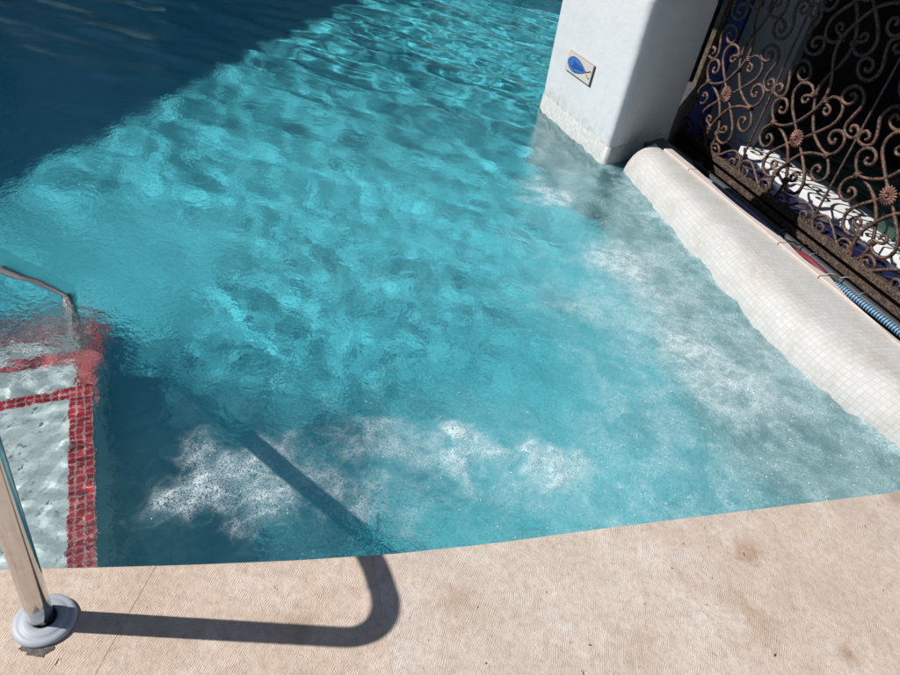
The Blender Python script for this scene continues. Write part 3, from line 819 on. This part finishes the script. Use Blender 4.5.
# plumes: (pixel, rx, ry, strength)
PL = [(222,488,.125,.10,.88),(470,450,.085,.10,1.0),(545,462,.10,.085,.9),(550,196,.12,.14,.85),(620,265,.17,.15,.9),(690,352,.15,.13,.9),
      (742,392,.14,.11,.85),(400,440,.16,.10,.45),(300,468,.10,.06,.4),(360,500,.2,.07,.4),(590,310,.2,.13,.4),(660,300,.16,.15,.4),(520,500,.2,.07,.3),(780,360,.15,.16,.35)]
jets = np.zeros_like(X)
wx = X+.05*samp(fil, X, Y); wy = Y+.05*samp(fil, Y+3, X+1)
Xo, Yo = X, Y
X, Y = wx, wy
for px, py, rx, ry, st in PL:
    p = onz(px, py, WL); jets = np.maximum(jets, st*gauss(p.x, p.y, rx, ry, .3))
# filaments of small bubbles
def ridge(pts, w, st):
    global jets
    P = [onz(*p, WL) for p in pts]
    d = np.full_like(X, 9.0)
    for a, b in zip(P, P[1:]):
        ab = np.array([b.x-a.x, b.y-a.y]); t = np.clip(((X-a.x)*ab[0]+(Y-a.y)*ab[1])/(ab@ab), 0, 1)
        d = np.minimum(d, np.hypot(X-a.x-t*ab[0], Y-a.y-t*ab[1]))
    jets = np.maximum(jets, st*np.exp(-(d/w)**2))
ridge([(388,410),(376,385),(385,365),(415,360),(440,364)], .022, .45)
ridge([(515,318),(532,330),(548,345),(575,355),(600,370)], .03, .5)
ridge([(385,400),(412,420),(420,450),(435,500)], .03, .4)
ridge([(500,240),(540,250),(580,240),(610,225)], .035, .4)
ridge([(700,440),(760,452),(790,440)], .03, .3)
ridge([(160,480),(190,460),(230,465),(290,450),(330,490)], .03, .4)
X, Y = Xo, Yo
side = sstep(-.1, .75, (X-.33*(Y-1.0)*.0)-.12*(Y-1.5)+.12*samp(blob, X, Y))*sstep(4.3, 3.3, Y)      # milky right half
near = sstep(2.1, 1.1, Y-.35*X+.12*samp(blob, X, Y))*sstep(-.95, -.55, X)
churn = np.clip(.28+1.0*side+.75*near+.8*jets, 0, 1.35)*sstep(5.2, 3.4, Y)
churn = np.maximum(churn, 1.1*sstep(-.7, -.95, X)*sstep(1.15, 1.75, Y)*sstep(2.6, 2.1, Y))
churn = churn*(1-.55*sstep(-.55, -.7, X)*sstep(1.5, 1.2, Y))
ledge_q = (X-A0.x)*Q.x+(Y-A0.y)*Q.y; ledge_q = np.where((X-A0.x)*G.x+(Y-A0.y)*G.y > -.75, ledge_q, 9.0)
milk = .36*side**1.3+.035*near+.06*sstep(5.2, 3.0, Y)*sstep(-1.6, -.2, X)*sstep(1.7, 2.3, Y)
tex = .5+.5*np.tanh(1.2*samp(fil, X+2, Y)+.8*samp(fil2, X, Y+5))
fl = np.exp(-(samp(fil, X*1.0, Y+1.7)/.22)**2)*np.clip(samp(fil2, X, Y)*.5+.5, 0, 1)
foam = .34*jets**1.1*(.55+.45*tex)*(.5+.5*side)+milk*(.62+.5*tex)+.14*fl*np.clip(side+.25*near, 0, 1)
foam += .35*np.exp(-((ledge_q-.57)/.05)**2)*(.3+.7*tex)
foam = 1-np.exp(-1.15*foam)
foam = np.clip(foam, 0, .8)
# foam hugging the waterline of ledge, pillar and deck
far = sstep(2.6, 5.5, Y)
lap = np.exp(-((ledge_q-.60)/.13)**2)
Zw = .0016*samp(swell, X, Y)*(1+1.9*far)*(1+.9*sstep(-.9, -2.0, X))+.00046*samp(mid, X, Y)*(1+1.5*far)+.00026*samp(chop, X, Y)
Zw += lap*(.004*samp(fil, X, Y)+.003*samp(fil2, X, Y))
stp = sstep(-.70, -.85, X)*sstep(2.2, 1.8, Y)
Zw += stp*(.00035*samp(chop, X, Y)+.00010*samp(tiny, X, Y))
ny, nx = X.shape
top = np.stack([X, Y, WL+Zw], -1).reshape(-1, 3)
I, J = np.meshgrid(np.arange(ny-1), np.arange(nx-1), indexing='ij'); a = (I*nx+J).ravel()
quads = np.stack([a, a+1, a+nx+1, a+nx], -1)
cx = (Xo.ravel()-A0.x); cy = (Yo.ravel()-A0.y)
sv = cx*G.x+cy*G.y; qv = cx*Q.x+cy*Q.y
_p = L(-.10,.10,0)
dry = (qv < .17) & (Xo.ravel()/Yo.ravel() > _p.x/_p.y)
quads = quads[~dry[quads].any(1)]
used = np.unique(quads); remap = np.full(len(top), -1); remap[used] = np.arange(len(used))
verts = top[used]; faces = remap[quads]; me = bpy.data.meshes.new('water'); nb0 = len(top); nvt = len(used)
me.vertices.add(nvt); me.vertices.foreach_set('co', verts.astype(np.float32).ravel())
nq = len(faces); me.loops.add(nq*4); me.polygons.add(nq)
me.loops.foreach_set('vertex_index', faces.ravel().astype(np.int32))
me.polygons.foreach_set('loop_start', (np.arange(nq)*4).astype(np.int32))
me.update(calc_edges=True); me.polygons.foreach_set('use_smooth', np.ones(nq, dtype=bool)); me.validate()
for nm, arr in (('foam', foam), ('churn', churn)):
    at = me.attributes.new(nm, 'FLOAT', 'POINT'); d = arr.ravel()[used].astype(np.float32); at.data.foreach_set('value', d)
me.materials.append(WATER)
wobj = bpy.data.objects.new('pool_water', me); COL.objects.link(wobj); wobj['kind'] = 'structure'

# drifting clouds of fine bubbles below the surface, and raised foam over the jets
def sheet(name, x, y, z, alpha, mat, label):
    ny_, nx_ = x.shape
    vv = np.stack([x, y, z], -1).reshape(-1, 3)
    I_, J_ = np.meshgrid(np.arange(ny_-1), np.arange(nx_-1), indexing='ij'); a_ = (I_*nx_+J_).ravel()
    qd = np.stack([a_, a_+1, a_+nx_+1, a_+nx_], -1)
    return vv, qd, alpha.ravel()
def join(name, parts, mat, label):
    vs_, fs_, al = [], [], []; off = 0
    for vv, qd, a_ in parts:
        k_ = a_[qd].max(1) > .01
        vs_.append(vv); fs_.append(qd[k_]+off); al.append(a_); off += len(vv)
    vv = np.concatenate(vs_); ff = np.concatenate(fs_); al = np.concatenate(al)
    us2 = np.unique(ff); rm = np.full(len(vv), -1); rm[us2] = np.arange(len(us2))
    me = bpy.data.meshes.new(name); me.from_pydata(vv[us2].tolist(), [], rm[ff].tolist())
    me.polygons.foreach_set('use_smooth', np.ones(len(ff), dtype=bool))
    at = me.attributes.new('cover', 'FLOAT', 'POINT'); at.data.foreach_set('value', al[us2].astype(np.float32))
    me.materials.append(mat); o = bpy.data.objects.new(name, me); COL.objects.link(o); o['kind'] = 'stuff'; o['label'] = label
    return o
def foam_mat(name, colr, gain, sc):
    t = NT(name); ob = t.coord('Object'); cv = t.n('Attribute', attribute_name='cover').outputs['Fac']
    n = t.noise(ob, sc, 6, .75, .6); n2 = t.noise(ob, sc*4.5, 3, .7)
    vo = t.n('TexVoronoi', feature='F1', i_Vector=ob, i_Scale=sc*6)
    a = t.math('ADD', t.math('MULTIPLY', t.math('SUBTRACT', n, .5), 2.2), t.math('MULTIPLY', t.math('SUBTRACT', n2, .5), 1.4))
    a = t.math('ADD', a, t.math('MULTIPLY', t.math('SUBTRACT', .4, vo.outputs[0]), gain))
    f = t.n('Clamp', i_Value=t.math('MULTIPLY', cv, t.math('ADD', 1.0, a)), i_Max=.92).outputs[0]
    h = t.math('ADD', n, t.math('MULTIPLY', vo.outputs[0], .4))
    df = t.n('BsdfPrincipled', i_Base_Color=colr, i_Roughness=.3, i_Normal=t.bump(h, .6, .005))
    tr = t.n('BsdfTransparent'); mx = t.n('MixShader'); t.set(mx.inputs[0], f)
    t.t.links.new(tr.outputs[0], mx.inputs[1]); t.t.links.new(df.outputs[0], mx.inputs[2]); t.t.links.new(mx.outputs[0], t.out.inputs[0])
    return t.m
fparts = []
for px, py, rx, ry, st in PL:
    p_ = onz(px, py, WL); Rr = 2.3*max(rx, ry)
    if st < .28: continue
    gx, gy = np.meshgrid(np.arange(-Rr, Rr, .0055), np.arange(-Rr, Rr, .0055)); gx = gx+p_.x; gy = gy+p_.y
    ux = gx+.030*samp(fil, gx, gy)+.012*samp(fil2, gx, gy); uy = gy+.030*samp(fil, gy+3, gx+1)+.012*samp(fil2, gy, gx)
    rr2 = ((ux-p_.x)/rx)**2+((uy-p_.y)/ry)**2
    prof = np.exp(-rr2)
    lace = np.exp(-(samp(fil2, gx+1, gy)/.45)**2)
    al = st*(.60*np.clip(1.5*prof-.2, 0, 1)*(.7+.3*np.tanh(samp(fil2, gx, gy)))+.25*np.clip(1.6*prof**.45-.35, 0, 1)*lace)
    ed = sstep(Rr, Rr*.8, np.hypot(gx-p_.x, gy-p_.y)); al = al*ed
    inside = np.array([(edge_at(float(x_)).y) for x_ in gx[0]])[None, :]
    al = al*sstep(.015, .05, gy-inside)
    lq = (gx-A0.x)*Q.x+(gy-A0.y)*Q.y; al = al*sstep(.56, .62, lq)
    z_ = WL+.006+st*prof*(.010+.0022*samp(fil2, gx, gy)+.0012*samp(chop, gx, gy)+.0007*samp(tiny, gx, gy))
    fparts.append(sheet('f', gx, gy, z_, al, None, ''))
join('jet_foam', fparts, foam_mat('white_foam', (.74,.84,.88), 1.8, 40), 'white churning foam raised over the spa jets')
# individual bubbles floating in the foam
NB = 15000
cand = used[rng.integers(0, len(used), 2500000)]; fj = foam.ravel()[cand]
keep = cand[rng.random(len(cand)) < np.clip(fj+.9*jets.ravel()[cand]**2-.05, 0, 1)**1.6*.9]
keep = keep[:NB]
ico = bmesh.new(); bmesh.ops.create_icosphere(ico, subdivisions=1, radius=1.0)
iv = np.array([v.co[:] for v in ico.verts]); iff = np.array([[v.index for v in f.verts] for f in ico.faces]); ico.free()
pos = top[keep]+np.c_[rng.uniform(-.008,.008,(len(keep),2)), np.zeros(len(keep))]
rad = .0007+.0017*rng.random(len(keep))**4
bv = (pos[:, None, :]+iv[None]*rad[:, None, None]).reshape(-1, 3)
bf = (iff[None]+(np.arange(len(keep))*len(iv))[:, None, None]).reshape(-1, 3)
me = bpy.data.meshes.new('bubbles'); me.from_pydata(bv.tolist(), [], bf.tolist())
me.polygons.foreach_set('use_smooth', np.ones(len(bf), dtype=bool))
bt = NT('bubble_skin'); bt.principled((.75,.82,.86), .06, Specular_IOR_Level=.9)
me.materials.append(bt.m)
bo = bpy.data.objects.new('surface_bubbles', me); COL.objects.link(bo); bo['kind'] = 'stuff'; bo['label'] = 'small white air bubbles floating on the churned water'

# real refractive caustics through the water surface
sun.cycles.is_caustics_light = True
wobj.cycles.is_caustics_caster = True
for o in S.objects:
    if o.type == 'MESH' and o.name.split('.')[0] in ('pool_floor', 'outer_pool_wall', 'pool_wall', 'tread', 'tile_border', 'mosaic_ledge', 'shaft', 'waterline_tiles', 'rail'):
        o.cycles.is_caustics_receiver = True
